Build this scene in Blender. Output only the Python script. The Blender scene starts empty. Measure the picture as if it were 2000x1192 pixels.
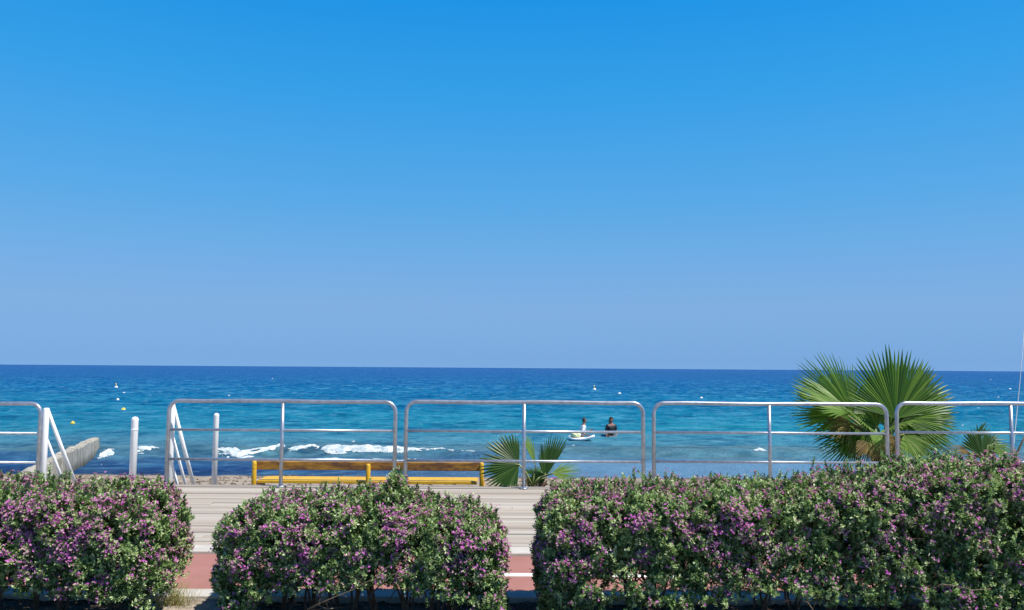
import bpy, bmesh, math, random
import numpy as np
from mathutils import Vector, Matrix, noise as mnoise

random.seed(7); RNG = np.random.default_rng(7)
S = bpy.context.scene
COL = S.collection
R = math.radians
EXPO = 1.30

# ------------------------------------------------------------------ camera, world, sun
F = 1570.0; W0, H0 = 2000.0, 1192.0
EYE = Vector((0, 0, 1.5)); PITCH = math.atan(122.7 / F); ROLL = 0.00675
CM = Matrix.Rotation(math.pi / 2 + PITCH, 4, 'X') @ Matrix.Rotation(ROLL, 4, 'Z')
cam_d = bpy.data.cameras.new('camera'); cam = bpy.data.objects.new('camera', cam_d); COL.objects.link(cam)
cam_d.sensor_fit = 'HORIZONTAL'; cam_d.sensor_width = 36; cam_d.lens = 36 * F / W0
cam_d.clip_start = .05; cam_d.clip_end = 60000
cam.matrix_world = Matrix.Translation(EYE) @ CM
S.camera = cam
SUN_EL, SUN_AZ = R(61), R(117)          # azimuth measured from the sea direction (+Y) towards +X
world = bpy.data.worlds.new('World'); S.world = world; world.use_nodes = True
wt = world.node_tree; wt.nodes.clear()
sky = wt.nodes.new('ShaderNodeTexSky'); sky.sky_type = 'NISHITA'; sky.sun_disc = False
sky.sun_elevation = SUN_EL; sky.sun_rotation = SUN_AZ
sky.altitude = 0; sky.air_density = 1.0; sky.dust_density = 0.15; sky.ozone_density = 4.0
hs = wt.nodes.new('ShaderNodeHueSaturation'); hs.inputs['Saturation'].default_value = 1.0
def lin(c): return tuple(((v / 255) / 12.92 if v <= 10 else (((v / 255) + .055) / 1.055) ** 2.4) for v in c)
# clear-sky gradient by height above the horizon, graded over the physical sky
SKYC = [(.0, (124, 171, 224), (236, 231, 203)), (.012, (123, 169, 221), (235, 234, 209)), (.0754, (129, 175, 225), (196, 225, 236)), (.139, (112, 174, 230), (164, 201, 233)),
        (.201, (90, 170, 232), (146, 183, 224)), (.319, (57, 161, 234), (125, 160, 207)), (.424, (33, 150, 231), (115, 148, 196)), (.55, (20, 110, 195), (115, 148, 196)), (.75, (12, 75, 150), (115, 148, 196)), (1, (8, 58, 125), (115, 148, 196))]
wtc = wt.nodes.new('ShaderNodeTexCoord'); wsep = wt.nodes.new('ShaderNodeSeparateXYZ'); wt.links.new(wtc.outputs['Generated'], wsep.inputs[0])
def wramp(cols, k):
    r = wt.nodes.new('ShaderNodeValToRGB'); e = r.color_ramp.elements
    while len(e) < len(cols): e.new(.5)
    for i, (p, c) in enumerate(cols): e[i].position = p; e[i].color = (c[0] / k, c[1] / k, c[2] / k, 1)
    wt.links.new(wsep.outputs[2], r.inputs[0]); m = wt.nodes.new('ShaderNodeVectorMath'); m.operation = 'SCALE'; m.inputs['Scale'].default_value = k
    wt.links.new(r.outputs[0], m.inputs[0]); return m.outputs[0]
G_ = wramp([(p, tuple(v / .13 for v in lin(a))) for p, a, b in SKYC], 8.0)
T_ = wramp([(p, tuple(x / y for x, y in zip(lin(a), lin(b)))) for p, a, b in SKYC], 2.0)
wtint = wt.nodes.new('ShaderNodeMix'); wtint.data_type = 'RGBA'; wtint.blend_type = 'MULTIPLY'; wtint.inputs[0].default_value = 1.0; wt.links.new(T_, wtint.inputs[7])
wmix = wt.nodes.new('ShaderNodeMix'); wmix.data_type = 'RGBA'; wmix.inputs[0].default_value = .8
bg = wt.nodes.new('ShaderNodeBackground'); bg.inputs['Strength'].default_value = 0.13 / EXPO
wo = wt.nodes.new('ShaderNodeOutputWorld')
wt.links.new(sky.outputs[0], hs.inputs['Color']); wt.links.new(hs.outputs[0], wtint.inputs[6])
wt.links.new(wtint.outputs[2], wmix.inputs[6]); wt.links.new(G_, wmix.inputs[7]); wt.links.new(wmix.outputs[2], bg.inputs[0]); wt.links.new(bg.outputs[0], wo.inputs[0])
sd = bpy.data.lights.new('sun', 'SUN'); sd.energy = 5.0; sd.angle = R(.53); sd.color = (1, .955, .88)
sun = bpy.data.objects.new('sun', sd); COL.objects.link(sun)
SUNV = Vector((math.sin(SUN_AZ) * math.cos(SUN_EL), math.cos(SUN_AZ) * math.cos(SUN_EL), math.sin(SUN_EL)))
sun.rotation_euler = SUNV.to_track_quat('Z', 'Y').to_euler(); sun.location = (8, 8, 20)
S.view_settings.view_transform = 'Standard'; S.view_settings.look = 'None'
S.view_settings.exposure = math.log2(EXPO); S.view_settings.gamma = 1; S.view_settings.use_curve_mapping = False
S.render.engine = 'CYCLES'
S.cycles.max_bounces = 8; S.cycles.transparent_max_bounces = 8
SEA = -1.5

def ray(px, py):
    return (CM.to_3x3() @ Vector(((px - W0 / 2) / F, -(py - H0 / 2) / F, -1)))
def aty(px, py, y):                     # the place seen at that pixel of the photograph, y metres out
    d = ray(px, py); return EYE + d * (y / d.y)
def atz(px, py, z):                     # ... on a level surface of height z
    d = ray(px, py); return EYE + d * ((z - EYE.z) / d.z)

# ------------------------------------------------------------------ helpers
def tag(o, label=None, cat=None, group=None, kind=None):
    if label: o['label'] = label
    if cat: o['category'] = cat
    if group: o['group'] = group
    if kind: o['kind'] = kind
    return o
def link(name, me, mat=None, parent=None):
    o = bpy.data.objects.new(name, me); COL.objects.link(o)
    if mat is not None:
        for m in (mat if isinstance(mat, (list, tuple)) else [mat]): me.materials.append(m)
    if parent: o.parent = parent
    return o
def empty(name, loc=(0, 0, 0)):
    o = bpy.data.objects.new(name, None); COL.objects.link(o); o.location = loc; o.empty_display_size = .1
    return o
def mesh_np(name, V, Fc, mat, parent=None, smooth=False, mats=None, tone=None):
    V = np.asarray(V, dtype=np.float32); Fc = np.asarray(Fc, dtype=np.int32)
    me = bpy.data.meshes.new(name); k = Fc.shape[1]
    me.vertices.add(len(V)); me.vertices.foreach_set('co', V.ravel())
    me.loops.add(Fc.size); me.loops.foreach_set('vertex_index', Fc.ravel())
    me.polygons.add(len(Fc)); me.polygons.foreach_set('loop_start', np.arange(0, Fc.size, k, dtype=np.int32))
    if smooth: me.polygons.foreach_set('use_smooth', np.ones(len(Fc), dtype=bool))
    if mats is not None: me.polygons.foreach_set('material_index', np.asarray(mats, dtype=np.int32))
    me.update(calc_edges=True); me.validate()
    if tone is not None: me.attributes.new('tone', 'FLOAT', 'POINT').data.foreach_set('value', np.asarray(tone, dtype=np.float32))
    return link(name, me, mat, parent)
class MB:
    def __init__(s): s.V = []; s.F = []
    def box(s, c, d, rz=0, rx=0):
        n = len(s.V); M = Matrix.Rotation(rz, 3, 'Z') @ Matrix.Rotation(rx, 3, 'X')
        for i in (-1, 1):
            for j in (-1, 1):
                for k in (-1, 1):
                    s.V.append(Vector(c) + M @ Vector((i * d[0] / 2, j * d[1] / 2, k * d[2] / 2)))
        s.F += [tuple(n + q for q in f) for f in ((0, 1, 3, 2), (4, 6, 7, 5), (0, 4, 5, 1), (2, 3, 7, 6), (0, 2, 6, 4), (1, 5, 7, 3))]
        return s
    def tube(s, pts, r, seg=12, cap=True):
        pts = [Vector(p) for p in pts]; rs = r if isinstance(r, (list, tuple)) else [r] * len(pts)
        n0 = len(s.V); up = None
        for i, p in enumerate(pts):
            t = (pts[min(i + 1, len(pts) - 1)] - pts[max(i - 1, 0)])
            if t.length < 1e-9: t = Vector((0, 0, 1))
            t.normalize()
            if up is None:
                up = Vector((0, 0, 1)) if abs(t.z) < .9 else Vector((0, 1, 0))
            a = (up - t * up.dot(t)).normalized(); b = t.cross(a); up = a
            for k in range(seg):
                an = 2 * math.pi * k / seg
                s.V.append(p + (a * math.cos(an) + b * math.sin(an)) * rs[i])
        for i in range(len(pts) - 1):
            for k in range(seg):
                a0 = n0 + i * seg + k; a1 = n0 + i * seg + (k + 1) % seg
                s.F.append((a0, a1, a1 + seg, a0 + seg))
        if cap:
            s.F.append(tuple(n0 + k for k in range(seg))[::-1])
            s.F.append(tuple(n0 + (len(pts) - 1) * seg + k for k in range(seg)))
        return s
    def build(s, name, mat, parent=None, smooth=False, origin=None, bevel=0):
        me = bpy.data.meshes.new(name); o0 = Vector(origin or (0, 0, 0))
        me.from_pydata([tuple(Vector(v) - o0) for v in s.V], [], s.F); me.update()
        if smooth:
            for p in me.polygons: p.use_smooth = len(p.vertices) <= 4
        o = link(name, me, mat, parent)
        if origin and not parent: o.location = o0
        if bevel:
            m = o.modifiers.new('bevel', 'BEVEL'); m.width = bevel; m.segments = 2; m.limit_method = 'ANGLE'
        return o
def hash2(ix, iy, seed):
    h = (ix.astype(np.int64) * 374761393 + iy.astype(np.int64) * 668265263 + seed * 974634777) & 0xffffffff
    h = ((h ^ (h >> 13)) * 1274126177) & 0xffffffff
    return ((h ^ (h >> 16)) & 0xffff) / 65535.0
def vn2(x, y, seed=0):
    x = np.asarray(x, float); y = np.asarray(y, float)
    ix = np.floor(x); iy = np.floor(y); fx = x - ix; fy = y - iy
    fx = fx * fx * (3 - 2 * fx); fy = fy * fy * (3 - 2 * fy)
    a = hash2(ix, iy, seed); b = hash2(ix + 1, iy, seed); c = hash2(ix, iy + 1, seed); d = hash2(ix + 1, iy + 1, seed)
    return (a * (1 - fx) + b * fx) * (1 - fy) + (c * (1 - fx) + d * fx) * fy
def fbm2(x, y, seed=0, o=4):
    r = 0; a = .5; t = 0
    for i in range(o):
        r = r + a * vn2(x * 2 ** i, y * 2 ** i, seed + i); t += a; a *= .5
    return r / t
def vn3(p, s, seed=0):                   # cheap 3-d value noise from 2-d slices, -1..1
    z = p[:, 2] / s + seed * 7.3; iz = np.floor(z); fz = z - iz; fz = fz * fz * (3 - 2 * fz)
    X = p[:, 0] / s; Y = p[:, 1] / s
    a = vn2(X + iz * 17.17, Y + iz * 5.31, seed); b = vn2(X + (iz + 1) * 17.17, Y + (iz + 1) * 5.31, seed)
    return (a * (1 - fz) + b * fz) * 2 - 1

# ------------------------------------------------------------------ materials
class NT:
    def __init__(s, name):
        s.m = bpy.data.materials.new(name); s.m.use_nodes = True; s.t = s.m.node_tree; s.n = s.t.nodes
        s.b = s.n['Principled BSDF']; s.out = s.n['Material Output']
    def node(s, t, **kw):
        n = s.n.new(t)
        for k, v in kw.items(): setattr(n, k, v)
        return n
    def l(s, a, b): s.t.links.new(a, b)
    def noise(s, scale, detail=4, rough=.55, stretch=None, coord='Object'):
        tc = s.node('ShaderNodeTexCoord'); mp = s.node('ShaderNodeMapping')
        if stretch: mp.inputs['Scale'].default_value = stretch
        s.l(tc.outputs[coord], mp.inputs[0]); n = s.node('ShaderNodeTexNoise')
        n.inputs['Scale'].default_value = scale; n.inputs['Detail'].default_value = detail; n.inputs['Roughness'].default_value = rough
        s.l(mp.outputs[0], n.inputs['Vector']); return n.outputs['Fac']
    def ramp(s, fac, stops, interp='LINEAR'):
        r = s.node('ShaderNodeValToRGB'); e = r.color_ramp.elements; r.color_ramp.interpolation = interp
        while len(e) < len(stops): e.new(.5)
        for i, (p, c) in enumerate(stops):
            e[i].position = p; e[i].color = (*c, 1) if len(c) == 3 else c
        if fac is not None: s.l(fac, r.inputs[0])
        return r.outputs[0]
    def mix(s, fac, a, b, mode='MIX'):
        m = s.node('ShaderNodeMix', data_type='RGBA', blend_type=mode)
        for sock, v in ((m.inputs[0], fac), (m.inputs[6], a), (m.inputs[7], b)):
            if isinstance(v, (int, float)): sock.default_value = v
            elif isinstance(v, tuple): sock.default_value = (*v, 1)
            else: s.l(v, sock)
        return m.outputs[2]
    def math(s, op, a, b=None, c=None):
        m = s.node('ShaderNodeMath', operation=op)
        for i, v in enumerate((a, b, c)):
            if v is None: continue
            if isinstance(v, (int, float)): m.inputs[i].default_value = v
            else: s.l(v, m.inputs[i])
        return m.outputs[0]
    def bump(s, h, strength=.3, dist=.01):
        b = s.node('ShaderNodeBump'); b.inputs['Strength'].default_value = strength; b.inputs['Distance'].default_value = dist
        s.l(h, b.inputs['Height']); s.l(b.outputs[0], s.b.inputs['Normal']); return b
    def col(s, c):
        if isinstance(c, tuple): s.b.inputs['Base Color'].default_value = (*c, 1)
        else: s.l(c, s.b.inputs['Base Color'])
    def set(s, rough=None, metal=None, spec=None, ior=None):
        if rough is not None: s.b.inputs['Roughness'].default_value = rough
        if metal is not None: s.b.inputs['Metallic'].default_value = metal
        if spec is not None: s.b.inputs['Specular IOR Level'].default_value = spec
        if ior is not None: s.b.inputs['IOR'].default_value = ior
        return s
def simple(name, c1, c2, scale=8, rough=.6, metal=0, bump=.2, dist=.004, stretch=None, spec=None, lo=.35, hi=.65):
    t = NT(name); n = t.noise(scale, 6, .6, stretch); t.col(t.ramp(n, [(lo, c1), (hi, c2)])); t.set(rough, metal, spec)
    t.bump(t.noise(scale * 6, 4, .6, stretch), bump, dist); return t.m
def leafmat(name, stops, trans=.35, rough=.5, patch=None, spec=.35, tcol=None, tone=False):
    t = NT(name); g = t.node('ShaderNodeNewGeometry'); rv = g.outputs['Random Per Island']
    if tone:                               # shoots differ from one another more than the leaves of one shoot do
        at = t.node('ShaderNodeAttribute', attribute_name='tone'); rv = t.math('ADD', t.math('MULTIPLY', at.outputs['Fac'], .8), t.math('MULTIPLY', rv, .2))
    c = t.ramp(rv, stops)
    if patch:
        n = t.noise(patch[0], 3, .5); c = t.mix(t.ramp(n, [(.42, (0, 0, 0)), (.62, (1, 1, 1))]), c, t.mix(.6, c, patch[1]))
    t.col(c); t.set(rough, spec=spec)
    tr = t.node('ShaderNodeBsdfTranslucent')
    cc = t.mix(1.0, c, tcol or (1.3, 1.4, .7), 'MULTIPLY'); t.l(cc, tr.inputs[0])
    mx = t.node('ShaderNodeMixShader'); mx.inputs[0].default_value = trans
    t.l(t.b.outputs[0], mx.inputs[1]); t.l(tr.outputs[0], mx.inputs[2]); t.l(mx.outputs[0], t.out.inputs[0])
    return t.m

M = {}
M['leaf'] = leafmat('hedge_leaf', [(0, (.03, .065, .025)), (.34, (.06, .12, .04)), (.46, (.20, .33, .10)), (.70, (.40, .53, .23)), (1, (.68, .71, .45))], .20, .45, tone=True)
M['flower'] = leafmat('hedge_blossom', [(0, (.40, .06, .38)), (.25, (.62, .12, .56)), (.48, (.68, .26, .60)), (.62, (.48, .25, .34)), (.82, (.52, .38, .36)), (1, (.64, .52, .46))], .35, .6, tcol=(1.2, .8, 1.0))
M['twig'] = simple('twig_bark', (.05, .036, .026), (.11, .08, .055), 30, .8)
M['drytwig'] = simple('dry_twig', (.16, .11, .07), (.27, .20, .13), 30, .8)
t = NT('galvanised_steel'); n = t.noise(14, 6, .6); c = t.ramp(n, [(.35, (.31, .34, .40)), (.65, (.45, .49, .55))])
ru = t.ramp(t.noise(7, 8, .75), [(.66, (0, 0, 0)), (.72, (1, 1, 1))]); c = t.mix(ru, c, (.20, .10, .05)); t.col(c)
t.set(.34, .62); t.bump(t.noise(90, 4, .6), .12, .002); M['galv'] = t.m
M['whitepaint'] = simple('white_paint', (.78, .78, .77), (.86, .86, .85), 9, .45, 0, .15, .003, lo=.3, hi=.5)
M['yellow'] = NT('yellow_paint')
t = M['yellow']; n = t.noise(6, 8, .7, (1, 1, 1)); worn = t.ramp(t.noise(9, 8, .72, (.5, 3, 3)), [(.57, (0, 0, 0)), (.66, (1, 1, 1))])
t.col(t.mix(worn, t.ramp(n, [(.3, (.58, .32, .012)), (.7, (.70, .42, .02))]), (.16, .08, .03))); t.set(.5); t.bump(t.noise(40, 4, .6, (.1, 1, 1)), .3, .003); M['yellow'] = t.m
t = NT('worn_shaded_yellow_wood'); worn = t.ramp(t.noise(5, 8, .75, (.6, 3, 3)), [(.40, (0, 0, 0)), (.58, (1, 1, 1))])  # yellow paint worn off, plus the backrest's shade mixed in as extra brown
t.col(t.mix(worn, (.46, .22, .02), (.13, .055, .022))); t.set(.6); t.bump(t.noise(40, 4, .6, (.1, 1, 1)), .3, .003); M['wornshadedyellow'] = t.m
# deck: pale weathered planks, each with its own tone
t = NT('deck_planks'); g = t.node('ShaderNodeNewGeometry')
base = t.ramp(g.outputs['Random Per Island'], [(0, (.34, .29, .235)), (.4, (.43, .375, .305)), (.75, (.43, .39, .33)), (1, (.47, .43, .365))])
grain = t.noise(22, 6, .6, (.12, 3, 3)); spots = t.noise(1.6, 5, .6)
c = t.mix(t.ramp(grain, [(.35, (0, 0, 0)), (.75, (1, 1, 1))]), t.mix(.35, base, (.27, .23, .19)), base)
c = t.mix(t.ramp(spots, [(.55, (0, 0, 0)), (.8, (1, 1, 1))]), c, t.mix(.35, c, (.30, .27, .23)))
t.col(c); t.set(.75); t.bump(grain, .35, .004); M['deck'] = t.m
M['conc'] = simple('pale_concrete', (.40, .38, .34), (.52, .49, .44), 5, .85, 0, .4, .004)
# red path
t = NT('red_paving'); n = t.noise(260, 3, .6); big = t.noise(2.2, 5, .6)
c = t.mix(t.ramp(big, [(.3, (0, 0, 0)), (.75, (1, 1, 1))]), (.31, .135, .11), (.38, .175, .145))
c = t.mix(t.ramp(n, [(.3, (0, 0, 0)), (.7, (1, 1, 1))]), t.mix(.3, c, (.2, .08, .07)), c)
t.col(c); t.set(.85); t.bump(n, .35, .003); M['red'] = t.m
M['line'] = simple('white_road_paint', (.62, .58, .52), (.78, .75, .69), 18, .8, 0, .2, .002, lo=.25, hi=.5)
t = NT('sand'); n1 = t.noise(3.0, 8, .7, (.6, 2.2, 1)); n2 = t.noise(60, 4, .6)
c = t.ramp(n1, [(.36, (.17, .13, .095)), (.46, (.33, .27, .205)), (.62, (.44, .375, .295))])
c = t.mix(t.ramp(n2, [(.35, (0, 0, 0)), (.6, (1, 1, 1))]), t.mix(.3, c, (.15, .11, .08)), c)
sep = t.node('ShaderNodeSeparateXYZ'); tc = t.node('ShaderNodeTexCoord'); t.l(tc.outputs['Object'], sep.inputs[0])
wet = t.node('ShaderNodeMapRange'); wet.inputs[1].default_value = 22.0; wet.inputs[2].default_value = 22.8; t.l(t.math('ADD', sep.outputs[1], t.math('MULTIPLY', n1, 1.0)), wet.inputs[0])
c = t.mix(wet.outputs[0], c, t.mix(.55, c, (.13, .10, .075))); t.col(c); t.set(.9); t.bump(t.noise(14, 8, .7), .8, .05); M['sand'] = t.m
t = NT('soil'); n1 = t.noise(6, 8, .7); n2 = t.noise(70, 5, .65)
c = t.ramp(n1, [(.35, (.045, .030, .020)), (.6, (.10, .070, .045))]); c = t.mix(t.ramp(n2, [(.5, (0, 0, 0)), (.75, (1, 1, 1))]), c, (.19, .145, .10))
t.col(c); t.set(.95); t.bump(n2, .9, .02); M['soil'] = t.m
M['ground'] = simple('pavement_ground', (.22, .20, .17), (.30, .28, .24), 2, .9, 0, .4, .01)
t = NT('groyne_concrete'); st = t.noise(3.2, 7, .7, (2.2, 2.2, .35)); pit = t.noise(9, 8, .75)
c = t.ramp(st, [(.34, (.13, .12, .09)), (.45, (.32, .30, .245)), (.60, (.50, .47, .40))]); c = t.mix(t.ramp(pit, [(.36, (1, 1, 1)), (.5, (0, 0, 0))]), c, t.mix(.5, c, (.10, .09, .065)))
sep = t.node('ShaderNodeSeparateXYZ'); tc = t.node('ShaderNodeTexCoord'); t.l(tc.outputs['Object'], sep.inputs[0])
wl = t.node('ShaderNodeMapRange'); wl.inputs[1].default_value = -1.12; wl.inputs[2].default_value = -1.42; t.l(t.math('ADD', sep.outputs[2], t.math('MULTIPLY', st, .25)), wl.inputs[0])
c = t.mix(wl.outputs[0], c, (.045, .045, .025)); t.col(c); t.set(.9); t.bump(pit, .8, .05); M['groyne'] = t.m
# sea
t = NT('sea_water'); tc = t.node('ShaderNodeTexCoord'); sep = t.node('ShaderNodeSeparateXYZ'); t.l(tc.outputs['Object'], sep.inputs[0])
nl = t.noise(.035, 4, .55, (.35, 1, 1)); nm = t.noise(.22, 5, .6, (.22, 1, 1))
q = t.math('DIVIDE', 23.3, sep.outputs[1])
q2 = t.math('ADD', q, t.math('MULTIPLY', t.math('SUBTRACT', nm, .5), t.math('MULTIPLY', q, .16)))
sea_stops = [(0, (.000, .055, .230)), (.08, (.000, .078, .250)), (.22, (.000, .132, .300)), (.40, (.000, .190, .325)), (.58, (.012, .245, .350)),
             (.70, (.065, .275, .37)), (.785, (.125, .255, .285)), (.83, (.085, .21, .25)), (.88, (.055, .165, .29)), (.95, (.015, .075, .22)), (1, (.03, .075, .17))]
c = t.ramp(q2, sea_stops)
dk = t.ramp(nl, [(.40, (1, 1, 1)), (.62, (0, 0, 0))])          # weed beds and deeper troughs below
c = t.mix(t.math('MULTIPLY', dk, .30), c, (.0, .06, .22))
rip = t.noise(.55, 9, .74, (.55, 1, 1))  # both ripple noises paint wave light and shade into colour: dark troughs, pale crests
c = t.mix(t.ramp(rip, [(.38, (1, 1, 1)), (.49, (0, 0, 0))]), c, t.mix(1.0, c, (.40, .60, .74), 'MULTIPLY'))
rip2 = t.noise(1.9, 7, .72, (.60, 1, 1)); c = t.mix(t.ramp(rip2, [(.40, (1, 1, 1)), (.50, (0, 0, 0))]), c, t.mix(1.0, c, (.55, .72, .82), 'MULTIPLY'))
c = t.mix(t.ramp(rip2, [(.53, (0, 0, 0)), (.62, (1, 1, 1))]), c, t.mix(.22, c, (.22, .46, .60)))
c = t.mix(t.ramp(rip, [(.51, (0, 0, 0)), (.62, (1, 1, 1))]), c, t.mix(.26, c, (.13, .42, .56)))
sepx = t.math('MULTIPLY', t.math('MULTIPLY_ADD', sep.outputs[0], .12, .62), 1.0)
shal = t.node('ShaderNodeMapRange'); shal.inputs[1].default_value = 28.5; shal.inputs[2].default_value = 25.5; t.l(sep.outputs[1], shal.inputs[0])
side = t.node('ShaderNodeMapRange'); t.l(sepx, side.inputs[0]); c = t.mix(t.math('MULTIPLY', side.outputs[0], t.math('MULTIPLY', shal.outputs[0], .85)), c, (.15, .31, .47))
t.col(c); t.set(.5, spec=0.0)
gl = t.node('ShaderNodeBsdfGlossy'); gl.inputs['Roughness'].default_value = .16; fr = t.node('ShaderNodeFresnel'); fr.inputs[0].default_value = 1.33
ms = t.node('ShaderNodeMixShader'); t.l(t.math('MINIMUM', t.math('MULTIPLY', fr.outputs[0], .5), .20), ms.inputs[0]); t.l(t.b.outputs[0], ms.inputs[1]); t.l(gl.outputs[0], ms.inputs[2]); t.l(ms.outputs[0], t.out.inputs[0])
n1 = t.noise(.75, 9, .72, (.62, 1, 1)); n2 = t.noise(6.0, 4, .6, (.6, 1, 1))
bsum = t.math('ADD', n1, t.math('MULTIPLY', n2, .16)); bb = t.bump(bsum, .9, .7); t.l(bb.outputs[0], gl.inputs['Normal']); t.l(bb.outputs[0], fr.inputs['Normal']); M['sea'] = t.m
M['foam'] = simple('sea_foam', (.34, .44, .48), (.68, .72, .74), 4, .8, 0, .9, .05, lo=.38, hi=.6)
# palms
M['palm'] = leafmat('palm_leaf', [(0, (.030, .085, .010)), (.5, (.075, .17, .018)), (1, (.16, .27, .035))], .34, .42, spec=.35)
M['palmdark'] = leafmat('dark_palm_leaf', [(0, (.022, .06, .010)), (.5, (.04, .10, .016)), (1, (.08, .15, .04))], .25, .45, spec=.35)
M['palmdry'] = leafmat('dry_palm_leaf', [(0, (.13, .075, .028)), (.5, (.21, .14, .05)), (1, (.32, .25, .10))], .3, .6)
M['palmpale'] = leafmat('pale_palm_leaf', [(0, (.12, .22, .035)), (.6, (.20, .33, .07)), (1, (.32, .40, .14))], .4, .45, spec=.35)
M['palmtrunk'] = simple('palm_fibre', (.10, .06, .035), (.26, .16, .085), 18, .9, 0, .9, .02)
M['petiole'] = simple('palm_stalk', (.16, .22, .06), (.28, .30, .10), 12, .5)
M['buoyyellow'] = simple('buoy_yellow', (.70, .48, .03), (.80, .60, .08), 6, .5)
M['buoywhite'] = simple('buoy_white', (.72, .74, .70), (.85, .85, .8), 6, .5)
M['skin'] = simple('skin', (.20, .105, .07), (.26, .14, .095), 6, .5)
M['skinred'] = simple('tanned_skin', (.28, .12, .075), (.33, .15, .10), 6, .5)
M['hair'] = simple('dark_hair', (.012, .010, .010), (.03, .024, .02), 20, .5)
M['shirtwhite'] = simple('white_shirt', (.68, .70, .72), (.80, .81, .82), 8, .8)
M['navy'] = simple('navy_cloth', (.008, .012, .035), (.016, .022, .05), 8, .7)
M['black'] = simple('black_cloth', (.006, .007, .010), (.014, .015, .02), 8, .6)
M['board'] = simple('board_white', (.78, .79, .78), (.85, .85, .84), 3, .3)
M['paleyellow'] = simple('pale_yellow_cloth', (.60, .66, .36), (.70, .74, .46), 8, .8)
M['stone'] = simple('brown_stone', (.20, .10, .05), (.30, .17, .09), 10, .8)

# ------------------------------------------------------------------ ground, path, kerbs, deck, beach
def sheet(name, xs, ys, zf, mat, smooth=True):
    X, Y = np.meshgrid(xs, ys); Z = zf(X, Y); V = np.stack([X, Y, Z], -1).reshape(-1, 3)
    nx, ny = len(xs), len(ys); i = np.arange(nx - 1); j = np.arange(ny - 1); J, I = np.meshgrid(j, i, indexing='ij')
    a = (J * nx + I).ravel(); Fq = np.stack([a, a + 1, a + nx + 1, a + nx], -1)
    return mesh_np(name, V, Fq, mat, smooth=smooth)
def gz(X, Y): return np.interp(Y, [-500, 10.26, 10.30, 23.3, 30, 60, 200, 20000], [-.08, -.08, -.72, -1.72, -2.1, -3.2, -8, -12])
xs = np.array([-30000, -3000, -400, -60, -20, -8, 0, 8, 20, 60, 400, 3000, 30000.])
tag(sheet('ground', xs, np.array([-400, -50, -10, 0, 3, 6, 10.26, 10.30, 14, 18, 23.3, 26, 30, 45, 60, 200, 1000, 20000.]), gz, M['ground'], False), kind='structure')
def beachz(X, Y): return np.interp(Y, [10.3, 11, 14, 18, 23.3, 26.5], [-.60, -.62, -.82, -1.17, -1.57, -1.86]) + (fbm2(X * 1.3, Y * 1.3, 3) - .5) * .10 * np.clip((23.2 - Y) / 2, .12, 1)
tag(sheet('beach', np.linspace(-40, 40, 500), np.linspace(10.305, 26.5, 160), beachz, M['sand']), kind='structure')
# soil bed under the hedge
def soilz(X, Y): return -.045 + (fbm2(X * 6, Y * 6, 11) - .5) * .045 + (fbm2(X * 30, Y * 30, 12, 2) - .5) * .018
tag(sheet('soil', np.linspace(-7, 7, 700), np.linspace(3.9, 5.425, 80), soilz, M['soil']), kind='structure')
tag(MB().box((0, 5.513, -.05), (30, .17, .08)).build('kerb', M['conc'], bevel=.006), kind='structure')
tag(MB().box((0, 6.142, -.055), (30, 1.084, .05)).build('path', M['red']), kind='structure')
ln = MB()
for a, b in ((-4.2, -2.52), (-.12, 1.9), (3.6, 5.6), (-7.8, -6.0), (7.4, 9.2)): ln.box(((a + b) / 2, 6.085, -.0275), (b - a, .088, .006))
tag(ln.build('path_line', M['line']), kind='structure')
tag(MB().box((0, 6.803, -.045), (30, .234, .08)).build('deck_edging', M['conc'], bevel=.006), kind='structure')
d = MB(); y = 6.924; rnd = random.Random(3)
while y < 10.08:
    wdt = .116; x = -15 - rnd.random() * 3
    while x < 15:
        L = rnd.choice((3.0, 3.6, 4.2)); zz = -.02 + rnd.uniform(-.005, .005)
        d.box((x + L / 2, y + wdt / 2, zz), (L - .004, wdt, .036), rz=0, rx=rnd.uniform(-.012, .012)); x += L
    y += wdt + rnd.choice((.009, .011, .013, .020))
d.box((0, y + .07, -.016), (30, .14, .04))
DECK_END = y + .14
d.box((0, DECK_END + .018, -.10), (30, .03, .2))
tag(d.build('boardwalk', M['deck'], bevel=.004), kind='structure')
j = MB()
for k in range(11): j.box((-15 + k * 3, 8.5, -.0585), (.08, 3.1, .034))
tag(j.build('boardwalk_joists', M['twig']), kind='structure')

# seaweed and litter on the beach (uncountable)
def scatter_bits(name, n, fpos, size, mat, kind='stuff', flat=.5):
    P = fpos(n); n = len(P); a = RNG.uniform(0, 2 * np.pi, n); L = size * RNG.uniform(.5, 1.6, n); w = L * RNG.uniform(.12, .4, n)
    el = RNG.uniform(-flat, flat, n)
    D = np.stack([np.cos(a) * np.cos(el), np.sin(a) * np.cos(el), np.sin(el)], -1); Sd = np.stack([-np.sin(a), np.cos(a), RNG.uniform(-.4, .4, n)], -1)
    up = np.array([0, 0, 1.]) * (w * .5)[:, None]
    V = np.stack([P - D * L[:, None] / 2, P + Sd * w[:, None] / 2 , P + D * L[:, None] / 2, P - Sd * w[:, None] / 2, P + up, ], 1).reshape(-1, 3)
    b = np.arange(n)[:, None, None] * 5; T = (b + np.array([[0, 3, 4], [3, 2, 4], [2, 1, 4], [1, 0, 4]])).reshape(-1, 3)
    return tag(mesh_np(name, V, T, mat), kind=kind)
def weedpos(n):
    x = RNG.uniform(-16, 16, n); y = RNG.uniform(17, 22.6, n); k = fbm2(x * .5, y * 1.6, 21) > .5; x, y = x[k], y[k]
    return np.stack([x, y, beachz(x, y) + .01], -1)
M['weed'] = simple('dry_seaweed', (.07, .05, .035), (.15, .115, .08), 10, .9)
scatter_bits('seaweed', 9000, weedpos, .10, M['weed'])
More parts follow.
